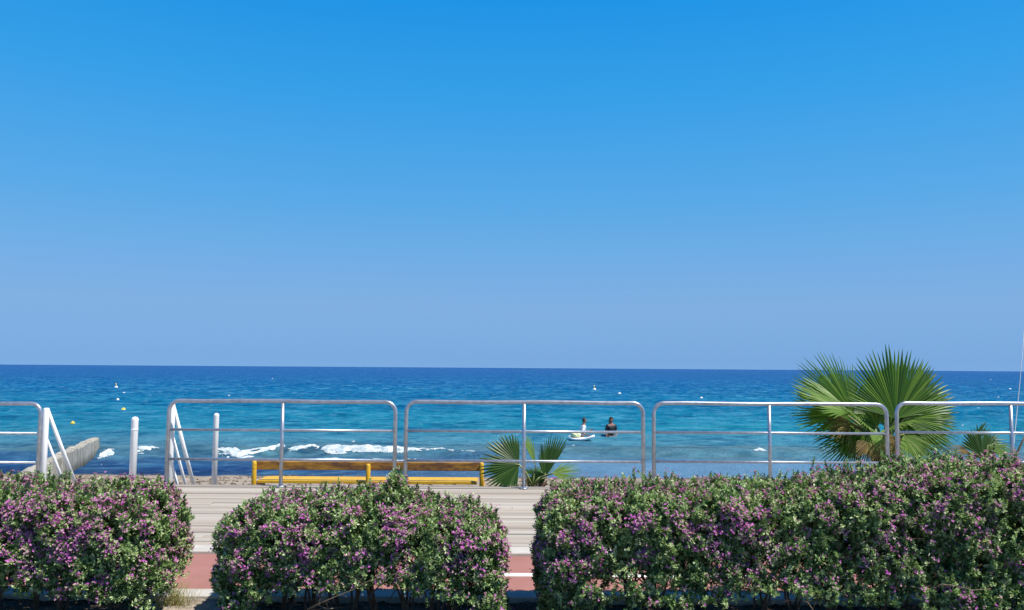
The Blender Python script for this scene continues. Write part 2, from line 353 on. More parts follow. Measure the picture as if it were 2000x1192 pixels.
def litpos(n):
    x = RNG.uniform(-4.5, 4.5, n); y = RNG.uniform(4.4, 5.41, n); return np.stack([x, y, soilz(x, y) + .006], -1)
M['litter'] = leafmat('leaf_litter', [(0, (.06, .04, .025)), (.6, (.15, .10, .06)), (1, (.30, .23, .15))], .1, .8)
scatter_bits('leaf_litter', 9000, litpos, .026, M['litter'])

# ------------------------------------------------------------------ sea
WV = []
for i in range(46):
    lam = 10 ** RNG.uniform(math.log10(.55), math.log10(6.5)); th = RNG.normal(0, .42) + .12
    WV.append((2 * math.pi / lam, math.sin(th), math.cos(th), RNG.uniform(0, 6.28), lam * .0052 * RNG.uniform(.4, 1.2)))
CREST = [(-60, 884), (60, 884), (200, 883), (268, 880), (330, 881), (386, 879), (430, 880), (480, 884), (520, 878), (552, 874), (566, 881), (600, 877), (650, 877), (720, 879), (793, 881), (860, 881), (940, 886),
         (1100, 884), (1285, 878), (1340, 879), (1500, 881), (1640, 882), (2100, 884)]
AMP = {268: .9, 386: .8, 430: .9, 552: 1.0, 1100: .6, 1285: .8}
BP = [(atz(px, py, SEA + .13), AMP.get(px, .9)) for px, py in CREST]
BX = [p.x for p, a in BP]; BY = [p.y for p, a in BP]; BA = [a for p, a in BP]
def brk_y(X): return np.interp(X, BX, BY) + (fbm2(X * .9, X * 0 + 3.1, 31, 3) - .5) * .35
def brk_a(X): return np.interp(X, BX, BA) * (.7 + .6 * vn2(X * .5, X * 0 + 9, 32))
def seaz(X, Y, far=True):
    Z = np.zeros_like(X); am = np.interp(Y, [20, 24, 27, 32, 60, 120, 240], [.10, .25, .6, .9, 1, 1.1, .0])
    gust = .55 + .9 * fbm2(X * .06, Y * .12, 41, 3)
    for k, sx, sy, ph, a in WV: 
        s = np.sin(k * (X * sx + Y * sy) + ph); Z += a * (s + .35 * np.abs(s) - .2)
    Z *= am * gust
    t = Y - brk_y(X); a = brk_a(X)                       # breaker: steep shore side, long back
    Z += .17 * a * np.where(t < 0, np.exp(-(t / .38) ** 2), np.exp(-(t / 1.3) ** 2))
    Z -= .05 * a * np.exp(-((t + 1.3) / .7) ** 2)
    t2 = Y - 25.6 - (fbm2(X * .25, X * 0 + 5, 33, 3) - .5) * 1.6; Z += .05 * np.exp(-(t2 / .5) ** 2)
    t3 = Y - 34.5 - (fbm2(X * .12, X * 0 + 1, 34, 3) - .5) * 4; Z += .10 * np.exp(-(t3 / 1.1) ** 2)
    return SEA + Z
uc = np.concatenate([[-8, -5, -3, -2, -1.5, -1.2, -1.05], np.linspace(-.95, .95, 760), [1.05, 1.2, 1.5, 2, 3, 5, 8]])
yr = np.concatenate([np.linspace(19, 40, 300), 40 * (250 / 40) ** np.linspace(0, 1, 420)[1:], 250 * (25000 / 250) ** np.linspace(0, 1, 40)[1:]])
U, Y = np.meshgrid(uc, yr); X = U * Y; Z = seaz(X, Y)
V = np.stack([X, Y, Z], -1).reshape(-1, 3); nx = len(uc); J, I = np.meshgrid(np.arange(len(yr) - 1), np.arange(nx - 1), indexing='ij'); a = (J * nx + I).ravel()
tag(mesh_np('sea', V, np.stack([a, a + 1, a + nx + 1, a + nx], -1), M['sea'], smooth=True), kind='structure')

# foam: ragged sheets of froth riding the breaker
def foam_patch(name, x0, x1, dens, up=.18, dn=.7, seed=0, step=.035, yfun=None, thick=.05):
    xs = np.arange(x0, x1, step); ts = np.arange(-dn - .6, up + .5, step); Xg, Tg = np.meshgrid(xs, ts)
    Yg = (yfun or brk_y)(Xg) + Tg
    edge = np.clip(np.minimum(Xg - x0, x1 - Xg) / (min(1.6, (x1 - x0) * .35)), 0, 1)
    n = fbm2(Xg * .8, Tg * 2.2, 50 + seed, 5); n2 = fbm2(Xg * .35, Xg * 0 + 2, 60 + seed, 3); n3 = fbm2(Xg * 3.0, Tg * 8, 70 + seed, 3); n4 = fbm2(Xg * 8, Tg * 14, 75 + seed, 3)
    band = np.where(Tg > up, -9, np.where(Tg > 0, .35 - (Tg / up) * .5, .35 - (Tg / -dn) ** 1.1 * .85))
    m = band + (n - .5) * 1.3 + (n3 - .5) * .8 + (n4 - .5) * .6 + (n2 - .5) * 1.0 + dens - (1 - edge) * .6
    Zg = seaz(Xg, Yg) + .006 + thick * np.clip(m * 2, 0, 1) * (.2 + fbm2(Xg * 5, Tg * 7, 80 + seed, 4) * 2.6)
    V = np.stack([Xg, Yg, Zg], -1).reshape(-1, 3); nx = len(xs)
    J, I = np.meshgrid(np.arange(len(ts) - 1), np.arange(nx - 1), indexing='ij'); a = (J * nx + I).ravel()
    Fq = np.stack([a, a + 1, a + nx + 1, a + nx], -1); mm = m.ravel()[Fq].mean(1)
    Fq = Fq[mm > .0]; return V, Fq
FV, FF, no = [], [], 0
def addf(VF):
    global no
    V, Fq = VF; 
    if len(Fq) == 0: return
    u, inv = np.unique(Fq, return_inverse=True); FV.append(V[u]); FF.append(inv.reshape(Fq.shape) + no); no += len(u)
def fx(px, y): return aty(px, 885, y).x
addf(foam_patch('f', fx(268, 28.2), fx(340, 28.2), .12, seed=1)); addf(foam_patch('f', fx(330, 28.2), fx(392, 28.2), -.12, seed=9, dn=.5))
addf(foam_patch('f', fx(426, 28.2), fx(540, 28.2), .12, dn=.9, seed=2)); addf(foam_patch('f', fx(500, 28.6), fx(562, 28.6), .0, dn=.4, seed=12))
addf(foam_patch('f', fx(556, 28.2), fx(945, 28.2), .19, seed=3))
addf(foam_patch('f', fx(556, 27), fx(920, 27), -.22, up=.5, dn=.5, seed=13, yfun=lambda X: brk_y(X) - 1.5, thick=.02))
addf(foam_patch('f', fx(1290, 28.6), fx(1335, 28.6), .02, up=.1, dn=.25, seed=4)); addf(foam_patch('f', fx(1475, 28.6), fx(1505, 28.6), .02, up=.08, dn=.2, seed=5))
addf(foam_patch('f', fx(186, 26.5), fx(216, 26.5), .15, up=.4, dn=.7, seed=6, yfun=lambda X: X * 0 + 26.7, thick=.08))
addf(foam_patch('f', fx(158, 24), fx(188, 24), .12, up=.5, dn=.5, seed=7, yfun=lambda X: X * 0 + 24.4 + (X + 12.0) * -.9, thick=.05))
addf(foam_patch('f', fx(200, 27.8), fx(262, 27.8), -.12, up=.1, dn=.2, seed=8))
# little whitecaps further out
for px, py, wpx in ((447, 773, 6), (380, 753, 4), (532, 740, 3), (1935, 742, 3), (1973, 760, 8), (1950, 776, 6), (1911, 797, 7), (1880, 831, 6), (1120, 874, 10), (690, 865, 10)):
    c = atz(px, py, SEA + .05); sc = c.y / F; w = wpx * sc * .8; xs = np.linspace(c.x - w / 2, c.x + w / 2, 14); ys = np.linspace(c.y - w * .22, c.y + w * .22, 8)
    Xg, Yg = np.meshgrid(xs, ys); h = np.clip(1 - ((Xg - c.x) / (w / 2)) ** 2 - ((Yg - c.y) / (w * .22)) ** 2, 0, 1)
    Zg = seaz(Xg, Yg) + .004 + h * min(.5, 1.6 * sc) * (.5 + vn2(Xg * 9 / w, Yg * 9 / w, 5))
    V = np.stack([Xg, Yg, Zg], -1).reshape(-1, 3); J, I = np.meshgrid(np.arange(7), np.arange(13), indexing='ij'); a = (J * 14 + I).ravel()
    Fq = np.stack([a, a + 1, a + 15, a + 14], -1); addf((V, Fq[(h.ravel()[Fq].mean(1) + RNG.uniform(-.15, .1, len(Fq))) > .12]))
tag(mesh_np('foam', np.concatenate(FV), np.concatenate(FF), M['foam'], smooth=True), kind='stuff')

# ------------------------------------------------------------------ groyne
def groyne():
    p0 = Vector((-14.03, 27.4)); p1 = Vector((-10.75, 18.0)); n = 90; dr = (p1 - p0); sd_ = Vector((dr.y, -dr.x)).normalized() * -1
    if sd_.x < 0: sd_ = -sd_
    rows = []
    ztop = -.93
    for i in range(n + 1):
        f = i / n; c = p0 + dr * f; zt = ztop + .04 * (vn2(np.array([f * 26]), np.array([1.]), 5)[0] - .5) + (.05 if f > .42 else 0) + .02 * round(vn2(np.array([f * 9.]), np.array([4.]), 6)[0] * 2)
        h = .13 + .02 * (vn2(np.array([f * 30]), np.array([2.]), 7)[0] - .5); hb = h + .10 + .05 * vn2(np.array([f * 20]), np.array([3.]), 8)[0]
        ring = []
        for off, z in ((-hb, -2.6), (-h - .02, -1.5), (-h, zt - .05), (-h + .04, zt), (0, zt + .01), (h - .04, zt), (h, zt - .05), (h + .015, -1.2), (h + .02, -1.5), (hb, -2.6)):
            q = c + sd_ * off; ring.append((q.x, q.y, z + random.uniform(-.006, .006)))
        rows.append(ring)
    V = [v for r in rows for v in r]; k = len(rows[0]); Fq = []
    for i in range(n):
        for j in range(k - 1): a = i * k + j; Fq.append((a, a + k, a + k + 1, a + 1))
    Fq.append(tuple(range(k))); Fq.append(tuple(n * k + q for q in range(k))[::-1])
    me = bpy.data.meshes.new('groyne'); me.from_pydata(V, [], Fq); bm = bmesh.new(); bm.from_mesh(me); bmesh.ops.recalc_face_normals(bm, faces=bm.faces); bm.to_mesh(me); bm.free()
    o = link('groyne', me, M['groyne']); return tag(o, 'low stained concrete wall running from the beach out into the sea', 'groyne')
groyne()

# ------------------------------------------------------------------ railings
RY = 10.17
def railing(px0, px1, pxm, ytop, ymid, ylow, label):
    a = aty(px0, ytop, RY); b = aty(px1, ytop, RY); zt = (a.z + b.z) / 2; x0, x1 = a.x, b.x
    xm = aty(pxm, 850, RY).x
    root = empty('railing_panel', ((x0 + x1) / 2, RY, 0)); tag(root, label, 'railing', 'steel railing panels along the boardwalk')
    o = root.location; r = .13; fr = MB(); pts = [(x0, RY, .0), (x0, RY, zt - r)]
    for k in range(1, 9): an = k / 8 * math.pi / 2; pts.append((x0 + r - r * math.cos(an), RY, zt - r + r * math.sin(an)))
    for k in range(1, 10):
        f = k / 10; pts.append((x0 + r + (x1 - x0 - 2 * r) * f, RY, zt + .004 * math.sin(f * 9 + px0)))
    for k in range(0, 9): an = k / 8 * math.pi / 2; pts.append((x1 - r + r * math.sin(an), RY, zt - r + r * math.cos(an)))
    pts.append((x1, RY, 0))
    fr.tube([Vector(p) - o for p in pts], .0245, 14); f_ = fr.build('frame', M['galv'], root, True)
    MB().tube([Vector((xm, RY, 0)) - o, Vector((xm, RY, zt - .02)) - o], .0225, 14).build('post', M['galv'], root, True)
    for i, yy in enumerate((ymid, ylow)):
        z = aty((px0 + px1) / 2, yy, RY).z
        MB().tube([Vector((x0 + .02, RY, z)) - o, Vector((x1 - .02, RY, z)) - o], .0165, 12).build('rail', M['galv'], root, True)
    for x in (x0, xm, x1):
        fl = MB(); fl.tube([Vector((x, RY, .0005)) - o, Vector((x, RY, .012)) - o], .055, 16)
        for q in range(4): 
            an = q * math.pi / 2 + .78; bx = x + .04 * math.cos(an); by = RY + .04 * math.sin(an); fl.tube([Vector((bx, by, .01)) - o, Vector((bx, by, .024)) - o], .008, 6)
        fl.build('base_plate', M['galv'], root, True)
railing(-368, 81, -143, 787, 845.5, 902.5, 'grey steel railing panel cut off by the left edge of the photo')
railing(331, 773, 551, 784, 840.5, 898, 'grey steel railing panel between the stair gap and the next panel')
railing(794, 1256, 1023.5, 786, 843, 901, 'grey steel railing panel with the small palm behind it')
railing(1276.5, 1731, 1503, 789, 846, 903, 'grey steel railing panel with the left half of the big palm behind it')
railing(1750.5, 2206, 1976, 789, 846, 903, 'grey steel railing panel cut off by the right edge of the photo')

# stair handrails and white poles
def handrail(px, ptop, label, ends):
    top = aty(px, ptop, 10.30); root = empty('stair_handrail', (top.x, 10.30, 0)); o = root.location
    tag(root, label, 'handrail', 'white handrails of the beach stairs')
    wf = .036
    MB().tube([(0, 0, -.62), (0, 0, top.z - .02), (0, 0, top.z)], [wf, wf, wf * .8], 14).build('post', M['whitepaint'], root, True)
    for (pa, pb, r) in ends:
        a = Vector((0, .03, aty(px, pa, 10.33).z)); dx, dy, dz = pb
        m = MB(); n = (Vector((0, dy, dz))).normalized(); m.tube([a, a + Vector((0, dy, dz))], r, 10); m.build('rail', M['whitepaint'], root, True)
    fy = .03 + 1.02; MB().tube([(0, fy, -1.0), (0, fy, -.37)], .03, 12).build('post', M['whitepaint'], root, True)
handrail(91, 797, 'white stair handrail left of the stair gap, rising over the groyne', [(803, (0, 1.02, -1.40), .025), (856, (0, .80, -1.10), .018)])
handrail(337, 790, 'white stair handrail right of the stair gap, behind the railing corner', [(795, (0, 1.02, -1.47), .025), (850, (0, .80, -1.15), .018), (903, (0, .5, -.72), .018)])
def pole(px, ptop, y, w, zb, label, tilt=0, strut=False):
    t = aty(px, ptop, y); root = empty('white_pole', (t.x, y, zb)); tag(root, label, 'pole', 'white poles at the beach stairs')
    h = t.z - zb; r = w / 2
    MB().tube([(tilt, 0, 0), (0, 0, h - r * 1.1), (0, 0, h - r * .9), (0, 0, h - r * .45), (0, 0, h - r * .12), (0, 0, h)], [r, r, r * 1.03, r * .9, r * .55, .004], 18).build('shaft', M['whitepaint'], root, True)
    if not strut: MB().tube([(0, 0, h - .17), (0, 0, h - .155)], r * 1.06, 18).build('band', M['whitepaint'], root, True)
    else: MB().tube([(-.02, 0, h * .45), (-.09, .12, 0)], .012, 8).build('strut', M['galv'], root, True)
pole(264, 814, 10.38, .085, -.62, 'thick white pole standing alone in the stair gap')
pole(423, 807, 11.4, .073, -.66, 'slimmer white pole seen through the railing left of the bench', strut=True)

# ------------------------------------------------------------------ bench
def bench():
    yb = 11.1; A = aty(497, 902, yb); B = aty(941, 902, yb); zt = A.z; zg = -.62
    root = empty('bench', ((A.x + B.x) / 2, yb, zg)); o = root.location; tag(root, 'long yellow wooden bench facing the sea behind the railing', 'bench')
    L = B.x - A.x
    def v(x, y, z): return Vector((x, y, z)) - o
    zc = zt - .055
    MB().box(v((A.x + B.x) / 2, yb + .055, zc), (L - .03, .04, .115)).build('backrest', M['wornshadedyellow'], root, bevel=.008)
    for px, top in ((497, zt + .01), (719.5, zt - .02), (941, zt + .01)):
        x = aty(px, 902, yb).x
        MB().tube([v(x, yb, zg - .05), v(x, yb, top - .02), v(x, yb, top)], [.031, .031, .022], 14).build('post', M['yellow'], root, True)
        MB().tube([v(x, yb + .42, zg - .05), v(x, yb + .42, -.10)], .03, 12).build('leg', M['yellow'], root, True)
        MB().box(v(x, yb + .22, -.125), (.05, .46, .05)).build('seat_support', M['wornshadedyellow'], root)
    zs = -.075
    for k in range(3): MB().box(v((A.x + B.x) / 2 - .02, yb + .11 + k * .148, zs), (L - .10, .14, .04)).build('seat_plank', M['yellow'], root, bevel=.006)
bench()

# ------------------------------------------------------------------ buoys
def buoy(px, py, dpx, mat, label, cap=False):
    p = atz(px, py, SEA); rr = dpx * p.y / F / 2; root = empty('buoy', (p.x, p.y, SEA + rr * .25)); tag(root, label, 'buoy', 'small buoys floating on the sea')
    bm = bmesh.new(); bmesh.ops.create_uvsphere(bm, u_segments=18, v_segments=12, radius=rr)
    for v in bm.verts: v.co.z *= .92
    me = bpy.data.meshes.new('float'); bm.to_mesh(me); bm.free()
    for q in me.polygons: q.use_smooth = True
    link('float', me, mat, root)
    MB().tube([(0, 0, rr * .85), (0, 0, rr * 1.15)], rr * .22, 10).build('lug', mat, root, True)
    m = MB(); n = 20; pts = [(rr * 1.01 * math.cos(2 * math.pi * k / n), rr * 1.01 * math.sin(2 * math.pi * k / n), 0) for k in range(n + 1)]
    m.tube(pts, rr * .05, 6); m.build('band', mat, root, True)
    if cap: MB().tube([(0, 0, rr), (-rr * .25, 0, rr * 2.6)], rr * .25, 8).build('marker', M['buoyyellow'], root, True)
buoy(227, 758, 6.5, M['buoywhite'], 'white buoy with a yellow marker, farthest of the left cluster', True)
buoy(242, 769.5, 5, M['buoywhite'], 'white buoy second farthest in the left cluster')
buoy(230, 781.5, 5.5, M['buoywhite'], 'white buoy just above the nearest yellow one of the left cluster')
buoy(241, 802, 8.5, M['buoyyellow'], 'bright yellow buoy nearest in the left cluster')
buoy(142, 828, 8, M['buoyyellow'], 'yellow buoy alone beyond the tip of the groyne')
buoy(1161, 762, 6.5, M['buoywhite'], 'white buoy with a yellow marker straight beyond the bathers', True)
buoy(1210, 770, 6, M['buoywhite'], 'white buoy beyond the dark dressed bather')
buoy(1370, 779, 6, M['buoywhite'], 'lone pale buoy above the railing panel at the right')

# ------------------------------------------------------------------ people
def skinned(name, verts, edges, rad, root, mat, parent=None, sub=2):
    me = bpy.data.meshes.new(name); me.from_pydata([tuple(v) for v in verts], edges, []); me.update()
    o = link(name, me, mat, parent); m = o.modifiers.new('skin', 'SKIN'); m.use_smooth_shade = True
    if not me.skin_vertices: me.skin_vertices_add() if hasattr(me, 'skin_vertices_add') else None
    if not me.skin_vertices:
        bm = bmesh.new(); bm.from_mesh(me); bm.verts.layers.skin.verify(); bm.to_mesh(me); bm.free()
    sv = me.skin_vertices[0].data
    for i, r in enumerate(rad): sv[i].radius = r if isinstance(r, tuple) else (r, r); sv[i].use_root = (i == root)
    s = o.modifiers.new('sub', 'SUBSURF'); s.levels = sub; s.render_levels = sub
    return o
class Skel:
    def __init__(s): s.v = []; s.e = []; s.r = []
    def add(s, p, r, par=None):
        s.v.append(Vector(p)); s.r.append(r); i = len(s.v) - 1
        if par is not None: s.e.append((par, i))
        return i
def hand(s, w, d, side):
    d = Vector(d).normalized(); sd_ = Vector(side).normalized(); n = d.cross(sd_).normalized()
    wp = s.v[w]; palm = s.add(wp + d * .05, (.026, .034), w)
    for k, L in zip((-1.5, -.5, .5, 1.5), (.066, .078, .074, .058)):
        b = s.add(wp + d * .088 + sd_ * k * .019, .010, palm); m_ = s.add(s.v[b] + d * L * .5 + n * .008, .0088, b); s.add(s.v[m_] + d * L * .45 + n * .02, .0075, m_)
    tb = s.add(wp + d * .04 + sd_ * -.038, .011, palm); s.add(s.v[tb] + d * .045 - sd_ * .02, .0085, tb)
def person(loc, rz, lean, arms, mats, label, hairlen=0):
    """standing in the water; loc is the sea-bed point under the feet"""
    root = empty('person', loc); root.rotation_euler.z = rz; tag(root, label, 'person', None)
    s = Skel(); P = s.add((0, 0, .95), (.155, .11)); lv = Vector((0, lean, 0))
    w = s.add((0, lean * .25, 1.10), (.13, .095), P); c = s.add((0, lean * .6, 1.28), (.155, .11), w); u = s.add((0, lean * .85, 1.41), (.15, .09), c)
    nk = s.add((0, lean * 1.0, 1.51), (.055, .058), u); hd = s.add((0, lean * 1.12 + .01, 1.575), (.068, .08), nk); hm = s.add((0, lean * 1.2 + .012, 1.64), (.08, .095), hd); ht = s.add((0, lean * 1.22, 1.71), (.060, .072), hm)
    for sx in (-1, 1):
        h = s.add((sx * .095, 0, .88), (.095, .10), P); k = s.add((sx * .11, .03, .48), (.058, .062), h); a = s.add((sx * .115, -.01, .09), (.036, .04), k); s.add((sx * .12, .13, .035), (.04, .028), a)
    for sx, (el, wr, hdv) in zip((-1, 1), arms):
        sh = s.add((sx * .175, lean * .85, 1.395), .052, u); e = s.add(el, .040, sh); wi = s.add(wr, .026, e); hand(s, wi, hdv, (0, 0, 1))
    skinned('body', s.v, s.e, s.r, P, mats['skin'], root)
    # face
    hc = s.v[hm]; m = MB(); m.tube([hc + Vector((0, .085, .012)), hc + Vector((0, .112, -.022))], [.008, .014], 8); m.build('nose', mats['skin'], root, True)
    for sx in (-1, 1):
        MB().tube([hc + Vector((sx * .03, .085, .018)), hc + Vector((sx * .03, .094, .018))], .011, 8).build('eye', M['black'], root, True)
        MB().tube([hc + Vector((sx * .075, 0, -.02)), hc + Vector((sx * .088, -.01, .02))], .014, 8).build('ear', mats['skin'], root, True)
    MB().tube([hc + Vector((-.022, .088, -.052)), hc + Vector((.022, .088, -.052))], .006, 6).build('mouth', M['stone'], root, True)
    # hair: a cap over the skull
    bm = bmesh.new(); bmesh.ops.create_uvsphere(bm, u_segments=20, v_segments=14, radius=1)
    for v in list(bm.verts):
        if v.co.z < -.1 and v.co.y > -.25 or v.co.z < -.75 or (v.co.y > .5 and v.co.z < .45): bm.verts.remove(v)
    for v in bm.verts: v.co = Vector((v.co.x * .093, v.co.y * .108, v.co.z * .112 + (0.0))) * (1 + .05 * math.sin(v.co.x * 60))
    me = bpy.data.meshes.new('hair'); bm.to_mesh(me); bm.free(); h = link('hair', me, M['hair'], root); h.location = hc + Vector((0, -.008, .02))
    if hairlen:
        MB().tube([hc + Vector((0, -.09, .0)), hc + Vector((0, -.13, -.14)), hc + Vector((0, -.10, -.30))], [.06, .06, .02], 12).build('hair', M['hair'], root, True)
    t = Skel(); p = t.add(s.v[P] + Vector((0, 0, -.02)), (.165, .12)); a1 = t.add(s.v[w], (.165, .14), p); a2 = t.add(s.v[c], (.19, .155), a1); a3 = t.add(s.v[u] + Vector((0, 0, .015)), (.17, .125), a2)
    for sx, (el, wr, hdv) in zip((-1, 1), arms):
        shp = Vector((sx * .175, lean * .85, 1.395)); q = t.add(shp, .080, a3); t.add(shp.lerp(Vector(el), .85), .066, q)
    skinned('shirt', t.v, t.e, t.r, p, mats['top'], root)
    b = Skel(); p = b.add((0, 0, .97), (.17, .125)); 
    for sx in (-1, 1):
        q = b.add((sx * .097, 0, .86), (.115, .118), p); b.add((sx * .108, .02, .58), (.092, .096), q)
    skinned('shorts', b.v, b.e, b.r, p, mats['shorts'], root)
    return root
pa = atz(1136, 857, SEA); pb = atz(1193, 857, SEA)
# bed of the sea there is about .85 m down: they stand thigh deep
person((pa.x, pa.y, SEA - .87), R(-85), .10, (((-.27, .16, 1.16), (-.20, .38, 1.20), (.1, 1, .35)), ((.26, -.02, 1.12), (.22, .20, 1.02), (-.2, 1, -.2))),
       dict(skin=M['skin'], top=M['shirtwhite'], shorts=M['navy']), 'dark haired person in a white shirt wading beside a white board, arm out')
person((pb.x, pb.y, SEA - .84), R(-160), .03, (((-.30, -.06, 1.16), (-.21, .10, .99), (.6, .6, -.3)), ((.25, .02, 1.12), (.24, .10, .90), (0, .4, -1))),
       dict(skin=M['skinred'], top=M['black'], shorts=M['navy']), 'person in black top wading waist deep with one hand on the hip', 1)
def board():
    a = atz(1112, 858, SEA + .03); b = atz(1160, 861, SEA + .03); L = (b - a).length; n = 24
    root = empty('paddle_board', ((a + b) / 2)); root.rotation_euler.z = math.atan2(b.y - a.y, b.x - a.x); tag(root, 'white board floating in front of the person in the white shirt', 'surfboard')
    V = []; Fq = []
    prof = [(-1, .15), (-.92, .7), (-.6, 1), (.6, 1), (.92, .7), (1, .15)]
    for i in range(n + 1):
        f = i / n; x = (f - .5) * L; w = .36 * (math.sin(math.pi * min(1, max(0, f * .96 + .02))) ** .55); rk = .16 * (abs(f - .42) * 1.7) ** 2.4
        ring = [(x, -w, rk + .03), (x, -w * .9, rk + .075), (x, 0, rk + .09), (x, w * .9, rk + .075), (x, w, rk + .03), (x, w * .85, rk - .02), (x, 0, rk - .035), (x, -w * .85, rk - .02)]
        V += ring
    for i in range(n):
        for j in range(8): a_ = i * 8 + j; b_ = i * 8 + (j + 1) % 8; Fq.append((a_, a_ + 8, b_ + 8, b_))
    Fq += [tuple(range(8)), tuple(n * 8 + q for q in range(8))[::-1]]
    me = bpy.data.meshes.new('hull'); me.from_pydata(V, [], Fq)
    bm = bmesh.new(); bm.from_mesh(me); bmesh.ops.recalc_face_normals(bm, faces=bm.faces); bm.to_mesh(me); bm.free()
    for p_ in me.polygons: p_.use_smooth = True
    link('hull', me, M['board'], root)
    MB().box((-.1, 0, .093), (.7, .34, .006)).build('deck_pad', M['buoywhite'], root)
    # bundle lying on the board
    bm = bmesh.new(); bmesh.ops.create_icosphere(bm, subdivisions=4, radius=1)
    for v in bm.verts:
        nn = mnoise.noise(v.co * 1.7) * .22 + mnoise.noise(v.co * 4.1) * .10; v.co *= 1 + nn; v.co = Vector((v.co.x * .21, v.co.y * .2, max(v.co.z, -.6) * .15))
    me = bpy.data.meshes.new('bundle'); bm.to_mesh(me); bm.free()
    for p_ in me.polygons: p_.use_smooth = True
    o = link('towel_bundle', me, M['paleyellow']); c = (a + b) / 2; q = a.lerp(b, .28); o.location = (q.x, q.y, SEA + .03 + .2); tag(o, 'pale yellow bundle lying on the white board', 'towel')
board()

# ------------------------------------------------------------------ fan palms
def fan(hub, axis, normal, Rr, spread=85, nseg=34, fuse=.5, droop=.12, cup=.12, fold=0, asym=0, rnd=None, broken=.05, wf=1.12):
    """one pleated fan leaf; axis = continuation of the stalk, spread = half opening in degrees"""
    rnd = rnd or random
    u = Vector(axis).normalized(); n = Vector(normal); n = (n - u * n.dot(u)).normalized(); v = n.cross(u)
    V = []; Fq = []; da = math.radians(spread) * 2 / nseg
    for i in range(nseg):
        a = -math.radians(spread) + (i + .5) * da; fr = abs(a) / math.radians(spread)
        fuse_ = min(.66, fuse + .05); L = Rr * (1 - .30 * fr ** 2 + asym * a * .25) * rnd.uniform(.93, 1.05)
        if rnd.random() < broken: L *= rnd.uniform(.55, .8)
        bendn = cup * (fr ** 2); jit = rnd.uniform(-.25, .25) * da
        # fold brings both halves of the fan together (a V along the mid line)
        dirn = u * math.cos(a) + (v * math.cos(fold) + n * math.sin(fold) * (1 if a > 0 else -1) * (1 if a > 0 else -1)) * math.sin(a) if not fold else u * math.cos(a) + v * math.sin(a) * math.cos(fold) + n * abs(math.sin(a)) * math.sin(fold)
        dirn = (dirn + n * bendn).normalized()
        sdn = (dirn.cross(n)).normalized(); nn = sdn.cross(dirn).normalized()
        base = len(V); K = 8; fz = fuse_ * rnd.uniform(.90, 1.10)
        for k in range(K + 1):
            f = k / K; r = L * (f ** .9) if k else .0
            rr = r / L
            wd = (math.tan(da / 2) * r * 1.02 if rr < fz else math.tan(da / 2) * fz * L * 1.02 * max(0.02, (1 - (rr - fz) / (1 - fz)) ** .62)) * wf
            ang = jit * max(0, (rr - fz) / (1 - fz))
            p = Vector(hub) + dirn * r + sdn * (ang * r) + Vector((0, 0, -1)) * (droop * Rr * (rr ** 2.6) * rnd.uniform(.8, 1.2) if rr > .4 else droop * Rr * rr ** 2.6)
            V += [p - sdn * wd, p + nn * wd * .55, p + sdn * wd]
        for k in range(K):
            b0 = base + k * 3; Fq += [(b0, b0 + 1, b0 + 4, b0 + 3), (b0 + 1, b0 + 2, b0 + 5, b0 + 4)]
    return V, Fq
def frond(root, crown, hub, axis, normal, Rr, mat, rnd, **kw):
    V, Fq = fan(hub, axis, normal, Rr, rnd=rnd, **kw); o = root.location
    me = bpy.data.meshes.new('frond'); me.from_pydata([tuple(v - o) for v in V], [], Fq); me.update()
    f = link('frond', me, mat, root)
    hub = Vector(hub); crown = Vector(crown); mid = crown.lerp(hub, .5) + Vector((0, 0, .04)); m = MB(); end = hub + Vector(axis).normalized() * Rr * .12
    m.tube([crown - o, mid - o, hub - o, end - o], [.018, .014, .011, .004], 8); m.build('stalk', M['petiole'] if mat is not M['palmdry'] else M['palmdry'], f, True)
def trunk(root, base, top, r0, r1, rnd):
    o = root.location; base = Vector(base) - o; top = Vector(top) - o; m = MB(); pts = []; rs = []
    for k in range(15):
        f = k / 14; pts.append(base.lerp(top, f)); rs.append((r0 + (r1 - r0) * f) * (1 + .10 * (k % 2)))
    m.tube(pts, rs, 14)
    for k in range(46):                      # old leaf bases
        f = rnd.uniform(.15, 1); a = rnd.uniform(0, 6.28); p = base.lerp(top, f); dr = Vector((math.cos(a), math.sin(a), .9)).normalized()
        r = r0 + (r1 - r0) * f; p2 = p + Vector((math.cos(a), math.sin(a), 0)) * r * .9
        m.tube([p2, p2 + dr * .09, p2 + dr * .2], [.028, .02, .010], 6)
    m.build('trunk', M['palmtrunk'], root)
